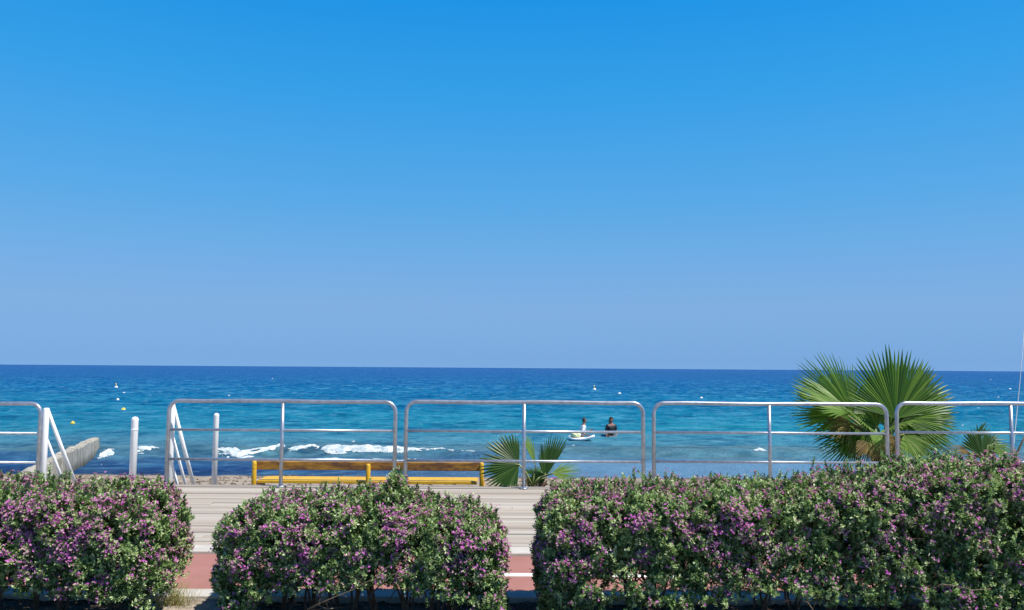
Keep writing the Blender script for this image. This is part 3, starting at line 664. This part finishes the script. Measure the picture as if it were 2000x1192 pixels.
def big_palm():
    rnd = random.Random(12); yb = 11.9; c = aty(1722, 905, yb); crown = aty(1722, 872, yb)
    root = empty('fan_palm', (c.x, yb, -.66)); tag(root, 'big bushy fan palm rising above the horizon behind the railing', 'palm')
    trunk(root, (c.x, yb, -.68), crown, .17, .13, rnd)
    def fr(hx, hy, dy, ax, nrm, Rpx, mat=M['palm'], **kw):
        h = aty(hx, hy, yb + dy); frond(root, crown + Vector((rnd.uniform(-.05, .05), rnd.uniform(-.05, .05), 0)), h, ax, nrm, Rpx * yb / F, mat, rnd, **kw)
    g, dp, pl = M['palm'], M['palmdry'], M['palmpale']
    # central upright fan
    fr(1750, 818, -.35, (.02, .10, 1), (0, -1, .25), 140, spread=78, nseg=44, fuse=.55, droop=.02)
    fr(1756, 812, -.15, (.32, .15, 1), (0, -1, .15), 118, spread=50, nseg=30, fuse=.5, droop=.03)
    # right fan, behind, darker
    fr(1768, 805, .25, (.72, .2, .68), (.1, -1, .1), 118, spread=80, nseg=34, fuse=.5, droop=.05)
    fr(1765, 820, -.1, (.95, -.1, .22), (-.2, -.9, .5), 104, spread=70, nseg=30, fuse=.45, droop=.10)
    # upper left fan seen leaning left
    fr(1668, 810, -.1, (-.66, .1, .70), (.25, -1, .45), 146, spread=56, nseg=36, fuse=.5, droop=.04)
    fr(1640, 800, .25, (-.35, .3, .95), (0, -1, .2), 100, spread=55, nseg=32, fuse=.5, droop=.04)
    fr(1662, 806, -.3, (-.95, -.2, .42), (.1, -.6, .9), 128, pl, spread=45, nseg=20, fuse=.45, droop=.06)
    fr(1640, 812, -.2, (-.9, 0, .25), (.1, -.9, .5), 104, spread=60, nseg=28, fuse=.5, droop=.06)
    fr(1770, 818, .05, (.85, .05, .45), (.0, -1, .2), 106, spread=55, nseg=26, fuse=.52, droop=.05)
    # centre infill
    fr(1705, 812, .3, (-.10, .2, 1), (0, -1, .15), 82, spread=80, nseg=34, fuse=.5, droop=.03)
    fr(1690, 830, -.35, (-.5, -.6, .3), (0, -.7, .8), 70, pl, spread=75, nseg=28, fuse=.4, droop=.15)
    fr(1735, 838, -.5, (.3, -.8, .35), (0, -.5, .9), 72, pl, spread=80, nseg=30, fuse=.4, droop=.22)
    # lower left, dark and drooping
    fr(1672, 835, .0, (-1, -.05, .06), (.0, -.8, .6), 104, spread=62, nseg=28, fuse=.42, droop=.10)
    fr(1680, 850, -.1, (-.85, -.2, -.42), (0, -1, .4), 100, spread=50, nseg=26, fuse=.4, droop=.08)
    fr(1660, 828, -.25, (-.8, -.3, .0), (.0, -.8, .6), 60, dp, spread=60, nseg=22, fuse=.35, droop=.25)
    fr(1700, 858, -.25, (-.35, -.3, -.8), (0, -1, .1), 66, dp, spread=62, nseg=22, fuse=.35, droop=.1)
    # lower right
    fr(1775, 845, -.15, (.75, -.2, -.35), (0, -1, .4), 78, spread=70, nseg=30, fuse=.4, droop=.15)
    fr(1765, 850, -.45, (.35, -.4, -.6), (.1, -1, .2), 64, pl, spread=60, nseg=24, fuse=.38, droop=.2)
    fr(1740, 850, -.3, (.0, -.3, -.9), (0, -1, .1), 60, dp, spread=70, nseg=24, fuse=.35, droop=.1)
    fr(1790, 835, .2, (.9, .2, -.05), (0, -1, .5), 84, spread=60, nseg=26, fuse=.42, droop=.14)
    # dense middle of the crown
    fr(1712, 835, -.15, (-.35, -.3, .5), (0, -1, .4), 62, spread=85, nseg=30, fuse=.55, droop=.12)
    fr(1748, 840, .05, (.2, .1, .6), (0, -1, .3), 60, spread=85, nseg=30, fuse=.55, droop=.05)
    fr(1700, 850, .15, (-.6, .2, .1), (0, -1, .4), 74, spread=85, nseg=30, fuse=.5, droop=.12)
    fr(1755, 850, .2, (.6, .2, .1), (0, -1, .4), 74, spread=85, nseg=30, fuse=.5, droop=.12)
    fr(1730, 862, -.1, (-.1, -.2, -.6), (0, -1, .4), 52, dp, spread=90, nseg=26, fuse=.35, droop=.1)
    fr(1718, 846, -.4, (-.25, -.5, -.5), (0, -1, .4), 50, pl, spread=60, nseg=20, fuse=.35, droop=.3)
    # back of the crown, for depth
    fr(1730, 800, .55, (.1, .7, .6), (0, .6, .6), 90, spread=80, nseg=30, fuse=.5, droop=.08)
    fr(1700, 820, .6, (-.5, .8, .2), (0, .5, .8), 88, spread=75, nseg=30, fuse=.5, droop=.15)
    fr(1770, 825, .6, (.6, .8, .1), (0, .5, .8), 88, spread=75, nseg=30, fuse=.5, droop=.15)
big_palm()
def small_palm():
    rnd = random.Random(5); yb = 10.9; c = aty(1040, 950, yb); crown = c
    root = empty('fan_palm', (c.x, yb, -.62)); tag(root, 'small young fan palm behind the railing, right of the yellow bench', 'palm')
    trunk(root, (c.x, yb, -.64), crown + Vector((0, 0, -.05)), .08, .06, rnd)
    def fr(hx, hy, dy, ax, nrm, Rpx, mat=M['palmdark'], **kw):
        h = aty(hx, hy, yb + dy); frond(root, crown, h, ax, nrm, Rpx * yb / F, mat, rnd, **kw)
    fr(1014, 908, -.05, (-1, 0, .05), (.1, -1, .25), 80, spread=88, nseg=30, fuse=.56, wf=1.15, droop=.03)
    fr(1047, 912, .10, (-.33, .1, .95), (.5, -1, .1), 70, M['palmpale'], spread=13, nseg=6, fuse=.7, droop=.0)
    fr(1064, 934, .0, (.10, .05, .99), (.0, -1, .1), 84, spread=28, nseg=17, fuse=.62, droop=.0, asym=-2.3)
    fr(1066, 928, .04, (-.75, 0, -.35), (0, -1, .1), 46, spread=52, nseg=16, fuse=.4, droop=.0)
    fr(1040, 930, .1, (-.3, 0, -.9), (0, -1, .1), 40, M['palmdry'], spread=50, nseg=12, fuse=.3, droop=.0)
    fr(1078, 925, -.25, (1, -.2, .12), (0, -.7, .7), 58, M['palmpale'], spread=46, nseg=22, fuse=.42, droop=.05)
    fr(1045, 930, .3, (.2, .9, .3), (0, .3, 1), 70, spread=60, nseg=22, fuse=.4, droop=.12)
small_palm()
def far_palm():
    rnd = random.Random(9); yb = 11.4; c = aty(1925, 905, yb)
    root = empty('fan_palm', (c.x, yb, -.63)); tag(root, 'low half wilted fan palm right of the big palm, mostly behind the flowering hedge', 'palm')
    trunk(root, (c.x, yb, -.65), c + Vector((0, 0, -.02)), .10, .07, rnd)
    def fr(hx, hy, dy, ax, nrm, Rpx, mat=M['palmdark'], **kw):
        h = aty(hx, hy, yb + dy); frond(root, c, h, ax, nrm, Rpx * yb / F, mat, rnd, **kw)
    fr(1918, 892, 0, (-.15, 0, .85), (.3, -1, .2), 68, spread=88, nseg=26, fuse=.75, droop=.12)
    fr(1895, 872, .1, (.55, 0, .80), (.3, -1, .2), 58, spread=14, nseg=5, fuse=.6, droop=.0)
    fr(1925, 862, .1, (.95, 0, .10), (.1, -1, .2), 46, spread=34, nseg=7, fuse=.3, droop=.03)
    fr(1930, 870, .0, (.9, 0, -.25), (.0, -1, .3), 62, M['palmpale'], spread=35, nseg=12, fuse=.4, droop=.2)
    fr(1895, 885, -.1, (-.9, -.1, .35), (.0, -.8, .6), 64, M['palmdry'], spread=30, nseg=9, fuse=.25, droop=.4)
    fr(1930, 890, .3, (.2, .9, .3), (0, .3, 1), 50, spread=60, nseg=18, fuse=.4, droop=.12)
far_palm()
# thin pale line slanting at the right edge, dry stick leaning beside it
a = aty(1979, 875, 13.0); b = aty(2003, 600, 13.0)
o = MB().tube([Vector((a.x - .05, 13.0, -.75)), a, a.lerp(b, .5) + Vector((.015, 0, 0)), b + (b - a) * .5], [.012, .009, .005, .003], 8).build('fishing_rod', M['whitepaint'], None, True)
tag(o, 'thin white rod slanting upright at the right edge behind the railing', 'rod')
a = aty(1980, 900, 12.2); b = aty(2006, 838, 12.2)
o = MB().tube([Vector((a.x - .1, 12.2, -.70)), a, a.lerp(b, .6) + Vector((.01, 0, 0)), b], [.022, .02, .014, .008], 8).build('dry_stick', M['drytwig'], None, True)
tag(o, 'dry brown stick leaning right of the wilted palm', 'stick')

# ------------------------------------------------------------------ hedge bushes
def unit(v): return v / np.maximum(np.linalg.norm(v, axis=-1, keepdims=True), 1e-9)
def leaves(P, D, N, L, Wd, curl=.18):
    """P base, D direction, N face normal -> folded kite leaves"""
    D = unit(D); Sd = unit(np.cross(D, N)); N = np.cross(Sd, D)
    mid = P + D * (L * .55)[:, None] - N * (Wd * curl)[:, None]; tip = P + D * L[:, None] - N * (L * .06)[:, None]
    V = np.stack([P, mid + Sd * (Wd / 2)[:, None] + N * (Wd * .42)[:, None], tip, mid - Sd * (Wd / 2)[:, None] + N * (Wd * .42)[:, None]], 1).reshape(-1, 3)
    b = np.arange(len(P))[:, None, None] * 4; T = (b + np.array([[0, 1, 2], [0, 2, 3]])).reshape(-1, 3)
    return V, T
def perp(D):
    r = RNG.normal(size=D.shape); return unit(np.cross(D, r))
def hedge(x0, x1, hprof, bprof, fprof, label, seed, y0=4.66, y1=5.55, dens=5400, extra=None, stems=8, drop=.045):
    cx = (x0 + x1) / 2; cy = (y0 + y1) / 2; hx = (x1 - x0) / 2; hy = (y1 - y0) / 2
    root = empty('flowering_bush', (cx, cy, 0)); tag(root, label, 'bush', 'clipped flowering bushes in a row')
    def H(x): return np.interp(x, [h[0] for h in hprof], [h[1] for h in hprof]) - drop
    zb = -.30
    def sdf(p):
        h = H(p[:, 0]); zc = (h + zb) / 2; hz = (h - zb) / 2; r = .15
        q = np.stack([np.abs(p[:, 0] - cx) - hx + r, np.abs(p[:, 1] - cy) - hy + r, np.abs(p[:, 2] - zc) - hz + r], -1)
        d_ = np.linalg.norm(np.maximum(q, 0), axis=1) + np.minimum(q.max(1), 0) - r
        return d_ + .018 * vn3(p, .30, seed) + .034 * vn3(p, .12, seed + 1) + .030 * vn3(p, .055, seed + 2) + .02
    area = 2 * (x1 - x0) * (.85 + .8) + 2 * .8 * .85; n = int(area * dens)
    # rejection sample in a shell, thick and thinning inward
    got = []; tot = 0
    while tot < n:
        m = 200000; p = np.stack([RNG.uniform(x0 - .06, x1 + .06, m), RNG.uniform(y0 - .06, y1 + .06, m), RNG.uniform(.02, 1.25, m)], -1)
        s_ = sdf(p); 
        w = np.where((s_ < 0) & (s_ > -.34), np.exp(s_ / .085), 0)
        w *= np.where(p[:, 1] > cy + .1, .75, 1)
        bz = np.interp(p[:, 0], [q[0] for q in bprof], [q[1] for q in bprof]) + .07 * vn2(p[:, 0] * 6, p[:, 1] * 6, seed + 5) + .05 * (vn2(p[:, 0] * 17, p[:, 1] * 17, seed + 6) - .5)
        bz = bz - .035; w *= np.clip((p[:, 2] - bz + .03) / .10, 0, 1) ** .7
        clump = .5 + .5 * vn3(p, .05, seed + 9); cl2 = .5 + .5 * vn3(p, .14, seed + 10); w *= (.06 + 1.3 * np.clip(clump * 2.6 - 1.0, 0, 1)) * np.clip(cl2 * 2.6 - .55, .12, 1)
        k = RNG.random(m) < w; got.append(np.concatenate([p[k], s_[k][:, None]], 1)); tot += k.sum()
    P = np.concatenate(got)[:n]; dep = P[:, 3]; P = P[:, :3]
    e = .01; G = np.stack([sdf(P + np.eye(3)[i] * e) - sdf(P - np.eye(3)[i] * e) for i in range(3)], -1); G = unit(G)
    Dr = unit(G * .8 + np.array([0, 0, .75]) + RNG.normal(0, .35, P.shape))
    if extra is not None:
        P = np.concatenate([P, extra[0]]); Dr = np.concatenate([Dr, extra[1]]); dep = np.concatenate([dep, np.full(len(extra[0]), -.01)])
    # upright shoots standing proud of the top
    ns = int((x1 - x0) * 150); sx = RNG.uniform(x0 + .06, x1 - .06, ns); sy = RNG.uniform(y0 + .12, y1 - .06, ns); sh = RNG.uniform(.010, .038, ns) + .05 * (RNG.random(ns) > .96)
    sh *= .6 + .8 * vn2(sx * 5, sy * 5, seed + 14)
    top = H(sx) - .03 - np.clip(.12 - np.minimum(sx - x0, x1 - sx), 0, 1) ** 1 * .8 - np.clip(.14 - (sy - y0) + .1, 0, 1) * .25
    SP = []; SD = []; TW = MB()
    for i in range(ns):
        lean = np.array([RNG.normal(0, .16), RNG.normal(0, .16), 1.]); lean /= np.linalg.norm(lean)
        b = np.array([sx[i], sy[i], top[i]]); L = sh[i] + .03
        for k in range(int(L / .014) + 1): SP.append(b + lean * (k * .014)); SD.append(lean + RNG.normal(0, .12, 3))
    P = np.concatenate([P, np.array(SP)]); Dr = unit(np.concatenate([Dr, np.array(SD)])); dep = np.concatenate([dep, np.full(len(SP), 0.)])
    # leaves round every sprig tip
    nl = 10; n = len(P); sz = RNG.uniform(.8, 1.2, n)
    PP = np.repeat(P, nl, 0); DD = np.repeat(Dr, nl, 0); kk = np.tile(np.arange(nl), n); SZ = np.repeat(sz, nl)
    out = perp(DD); up = .25 + .9 * (kk / nl); ld = unit(out * (1.15 - .6 * kk / nl)[:, None] + DD * up[:, None] + RNG.normal(0, .15, PP.shape))
    bp = PP + DD * ((kk / nl - .5) * .032 * SZ)[:, None]
    L = .0195 * SZ * RNG.uniform(.75, 1.2, len(PP)); Wd = L * RNG.uniform(.40, .56, len(PP))
    V, T = leaves(bp, ld, DD + .3 * RNG.normal(size=DD.shape), L, Wd)
    o3 = np.array(root.location); tn = np.repeat(RNG.random(n), nl * 4)
    mesh_np('foliage', V - o3, T, M['leaf'], root, tone=tn)
    # blossoms: clusters of small petals, thick in drifts
    fz = np.clip((P[:, 2] / H(P[:, 0])), 0, 1.1); drift = .5 + .5 * vn3(P, .22, seed + 20); dr2 = .5 + .5 * vn3(P, .08, seed + 21)
    fm = np.interp(P[:, 0], [q[0] for q in fprof], [q[1] for q in fprof])
    pf = fm * (.52 + .40 * np.clip(drift * 2.2 - .9, 0, 1)) * np.clip(dr2 * 2.4 - .7, 0, 1) * np.interp(fz, [0, .25, .5, .72, .95, 1.1], [.14, .32, .75, 1.25, .95, .40])
    sel = (RNG.random(len(P)) < pf * .9) & (dep > -.10); FP = P[sel] + Dr[sel] * .014; FD = Dr[sel]; m = len(FP)
    npet = 9; q = np.repeat(FP, npet, 0); qd = np.repeat(FD, npet, 0); kk = np.tile(np.arange(npet), m)
    ctr = q + np.repeat(RNG.normal(0, .010, (m, 3, 3)), 3, 1).reshape(-1, 3)
    pd = unit(perp(qd) + qd * .5); Lp = RNG.uniform(.009, .016, len(q)); Vp, Tp = leaves(ctr, pd, qd, Lp, Lp * .75, .1)
    f = mesh_np('blossom', Vp - o3, Tp, M['flower'], root); f['kind'] = 'stuff'
    # woody stems fanning up from the soil, and finer twigs
    rnd = random.Random(seed); tw = MB(); O = root.location
    for i in range(stems):
        x = x0 + .22 + (x1 - x0 - .44) * (i + rnd.uniform(.2, .8)) / stems; y = cy + rnd.uniform(-.12, .12); z0 = -.06
        st = MB(); 
        for b_ in range(rnd.randint(4, 6)):
            a = rnd.uniform(0, 6.28); rad = rnd.uniform(.08, .34); hh = float(H(np.array([x]))[0]) * rnd.uniform(.55, .9)
            p = Vector((x + rnd.uniform(-.02, .02), y + rnd.uniform(-.02, .02), z0)); e_ = Vector((min(x1 - .05, max(x0 + .05, x + rad * math.cos(a))), min(y1 - .06, max(y0 + .06, y + rad * math.sin(a))), hh))
            pts = []; 
            for k in range(7):
                f_ = k / 6; w_ = p.lerp(e_, f_); w_.z = z0 + (hh - z0) * f_ ** .8; pts.append(w_ + Vector((rnd.uniform(-1, 1), rnd.uniform(-1, 1), 0)) * .015)
            st.tube([q_ - O for q_ in pts], [.0085 - .001 * k for k in range(7)], 6)
            for k in (2, 3, 4, 5):
                for _ in range(3):
                    dd = Vector((rnd.uniform(-1, 1), rnd.uniform(-1, 1), rnd.uniform(-.2, .9))).normalized(); st.tube([pts[k] - O, pts[k] + dd * .07 - O, pts[k] + dd * .15 + Vector((0, 0, .02)) - O], [.004, .003, .0015], 4, False)
        st.build('stem', M['twig'], root)
    return root
def xat(px, y=4.9): return aty(px, 1000, y).x
def hz(px, py, y=5.3): return (xat(px, y), aty(px, py, y).z)
# left bush
hp = [(-6, .80)] + [hz(p, q) for p, q in ((0, 925), (60, 927), (150, 930), (250, 930), (320, 940), (360, 962))]
hedge(-4.35, xat(378, 5.25) - .065, hp, [(-5, .20), (xat(60), .22), (xat(200), .20), (xat(300), .12), (xat(350), .03)], [(-4, 1.3), (xat(150), 1.35), (xat(250), 1.5), (xat(375), .9)],
      'purple flowering clipped bush at the left edge, left of the first gap', 101)
# tall tuft on the middle bush
tb = []; td = []
for i in range(420):
    px = RNG.normal(768, 17); hh = RNG.uniform(0, 1); x = xat(px, 5.0); z = .70 + .17 * hh * (max(0, 1 - abs(px - 772) / 34) if hh > .5 else max(0, 1 - abs(px - 768) / 60)) + RNG.normal(0, .012); tb.append((x, RNG.normal(5.0, .05), z)); td.append((RNG.normal(0, .25), RNG.normal(0, .25), 1))
hp = [hz(p, q) for p, q in ((440, 975), (480, 952), (540, 944), (650, 938), (760, 938), (860, 955), (930, 965), (975, 985))]
hedge(xat(410, 4.78) + .035, xat(990) - .01, hp, [(xat(418), .02), (xat(500), .08), (xat(560), .22), (xat(620), .24), (xat(700), .26), (xat(800), .26), (xat(880), .18), (xat(940), .08), (xat(990), .02)],
      [(xat(420), .8), (xat(600), .85), (xat(700), .6), (xat(800), .75), (xat(990), .9)], 'purple flowering clipped bush standing between the two gaps, a tall tuft on its top', 202,
      extra=(np.array(tb), unit(np.array(td))), drop=.075)
hp = [hz(p, q) for p, q in ((1040, 965), (1075, 945), (1120, 936), (1250, 930), (1400, 928), (1560, 926), (1660, 908), (1750, 893), (1850, 885), (2000, 890))] + [(4.6, .96)]
hedge(xat(1040) + .02, 4.5, hp, [(xat(1040), .06), (xat(1150), .10), (xat(1230), .17), (xat(1330), .15), (xat(1430), .22), (xat(1500), .25), (xat(1600), .18), (xat(1750), .17), (xat(1850), .05), (4.6, .06)],
      [(xat(1040), .8), (xat(1300), 1.1), (xat(1450), .9), (xat(1600), .6), (xat(1750), .8), (xat(2000), .9)], 'long purple flowering clipped bush at the right, right of the second gap', 303, stems=16)

# ------------------------------------------------------------------ low things in the bed
def sprig_plant(px, py, n, h, label, name='seedling'):
    b = atz(px, py, -.04); root = empty(name, b); tag(root, label, 'plant')
    st = MB(); P = []; D = []; rnd = random.Random(px)
    for i in range(n):
        a = rnd.uniform(0, 6.28); t_ = Vector((math.cos(a) * .5, math.sin(a) * .4, 1)).normalized() * h * rnd.uniform(.6, 1.1); st.tube([(0, 0, -.01), t_ * .5, t_], [.003, .0025, .0012], 5)
        for k in range(7): P.append(t_ * (.3 + .7 * k / 6)); D.append(t_.normalized())
    st.build('stem', M['twig'], root)
    P = np.array([tuple(p) for p in P]); D = np.array([tuple(p) for p in D]); P = np.repeat(P, 5, 0); D = np.repeat(D, 5, 0); L = RNG.uniform(.016, .024, len(P))
    V, T = leaves(P, unit(perp(D) + D * .4), D, L, L * .5); mesh_np('foliage', V, T, M['leaf'], root, tone=np.full(len(V), .8))
sprig_plant(1262, 1186, 6, .10, 'small leafy sprig growing on the dark soil under the right bush')
sprig_plant(1487, 1188, 4, .08, 'tiny leafy sprig on the soil, right of the other sprig')
def dry_branch(pts, rs, label, forks=6, seed=1):
    rnd = random.Random(seed); P = [aty(px, py, y) for px, py, y in pts]; m = MB(); m.tube(P, rs, 6)
    for k in range(forks):
        p = P[rnd.randrange(len(P) - 1)].lerp(P[-1], rnd.random() * .3); dd = Vector((rnd.uniform(-1, 1), rnd.uniform(-.5, .2), rnd.uniform(-.1, .7))).normalized() * rnd.uniform(.06, .16); m.tube([p, p + dd * .5 + Vector((0, 0, .01)), p + dd], [.0013, .0011, .0007], 5)
    o = m.build('dry_branch', M['drytwig'], None, True, origin=P[0]); tag(o, label, 'branch', 'dry branches lying under the bushes')
dry_branch([(600, 1190, 4.62), (650, 1168, 4.60), (690, 1152, 4.56), (715, 1137, 4.52), (745, 1127, 4.50), (790, 1120, 4.52)], [.003, .0028, .0024, .002, .0016, .001], 'bare dry branch rising from the soil under the middle bush', 7, 4)
dry_branch([(600, 1192, 4.75), (620, 1182, 4.72), (640, 1190, 4.7), (668, 1186, 4.72)], [.003, .003, .0025, .0015], 'short bare twigs lying under the middle bush near the soil', 9, 5)
dry_branch([(1588, 1192, 4.7), (1578, 1178, 4.7), (1566, 1160, 4.72)], [.004, .0035, .002], 'thin forked dry twig on the soil beneath the long right bush', 5, 6)
dry_branch([(1825, 1148, 4.46), (1840, 1141, 4.45), (1870, 1145, 4.44), (1900, 1153, 4.44), (1935, 1150, 4.45)], [.0022, .002, .002, .0018, .001], 'curved bare twig sticking out of the front of the right bush', 2, 7)
def stone(px, py, y, r, label):
    c = aty(px, py, y); bm = bmesh.new(); bmesh.ops.create_icosphere(bm, subdivisions=3, radius=r)
    for v in bm.verts: v.co *= 1 + .25 * mnoise.noise(v.co * 30); v.co.z *= .8
    me = bpy.data.meshes.new('stone'); bm.to_mesh(me); bm.free()
    for p in me.polygons: p.use_smooth = True
    o = link('stone', me, M['stone']); o.location = (c.x, y, -.03 + r * .5); tag(o, label, 'stone')
stone(722, 1176, 4.95, .035, 'round brown stone on the soil under the middle bush')
# dry grass at the right foot of the left bush
def grass_tuft():
    c = atz(338, 1186, -.04); root = empty('grass_tuft', (c.x, c.y, -.04)); tag(root, 'yellow dry grass tuft at the right foot of the left bush', 'grass')
    n = 220; a = RNG.uniform(0, 6.28, n); L = RNG.uniform(.10, .34, n); P = np.stack([RNG.normal(0, .05, n), RNG.normal(0, .03, n), np.zeros(n)], -1)
    K = 6; V = []; Fq = []
    for i in range(n):
        d = np.array([math.cos(a[i]) * .55, math.sin(a[i]) * .4, 1.]); s = np.array([-math.sin(a[i]), math.cos(a[i]), 0]) * .0016
        for k in range(K + 1):
            f = k / K; p = P[i] + d * L[i] * f + np.array([d[0], d[1], -.6]) * L[i] * f ** 2.5 * .55; V += [p - s * (1 - f * .9), p + s * (1 - f * .9)]
        b = i * (K + 1) * 2
        for k in range(K): Fq.append((b + 2 * k, b + 2 * k + 1, b + 2 * k + 3, b + 2 * k + 2))
    mt = leafmat('dry_grass', [(0, (.30, .25, .10)), (.6, (.45, .38, .18)), (1, (.22, .28, .08))], .3, .6)
    mesh_np('blades', V, Fq, mt, root)
grass_tuft()
# pale dry sand patch blown over the bed in the first gap
def patchz(X, Y): return soilz(X, Y) + .012 - .10 * np.maximum(0, ((X + 1.98) / .42) ** 2 + ((Y - 5.22) / .26) ** 2 - .75 + (fbm2(X * 9, Y * 9, 77) - .5) * .5)
o = sheet('sand_patch', np.linspace(-2.55, -1.45, 90), np.linspace(4.9, 5.422, 50), lambda X, Y: patchz(X, Y), M['sand']); tag(o, kind='structure')
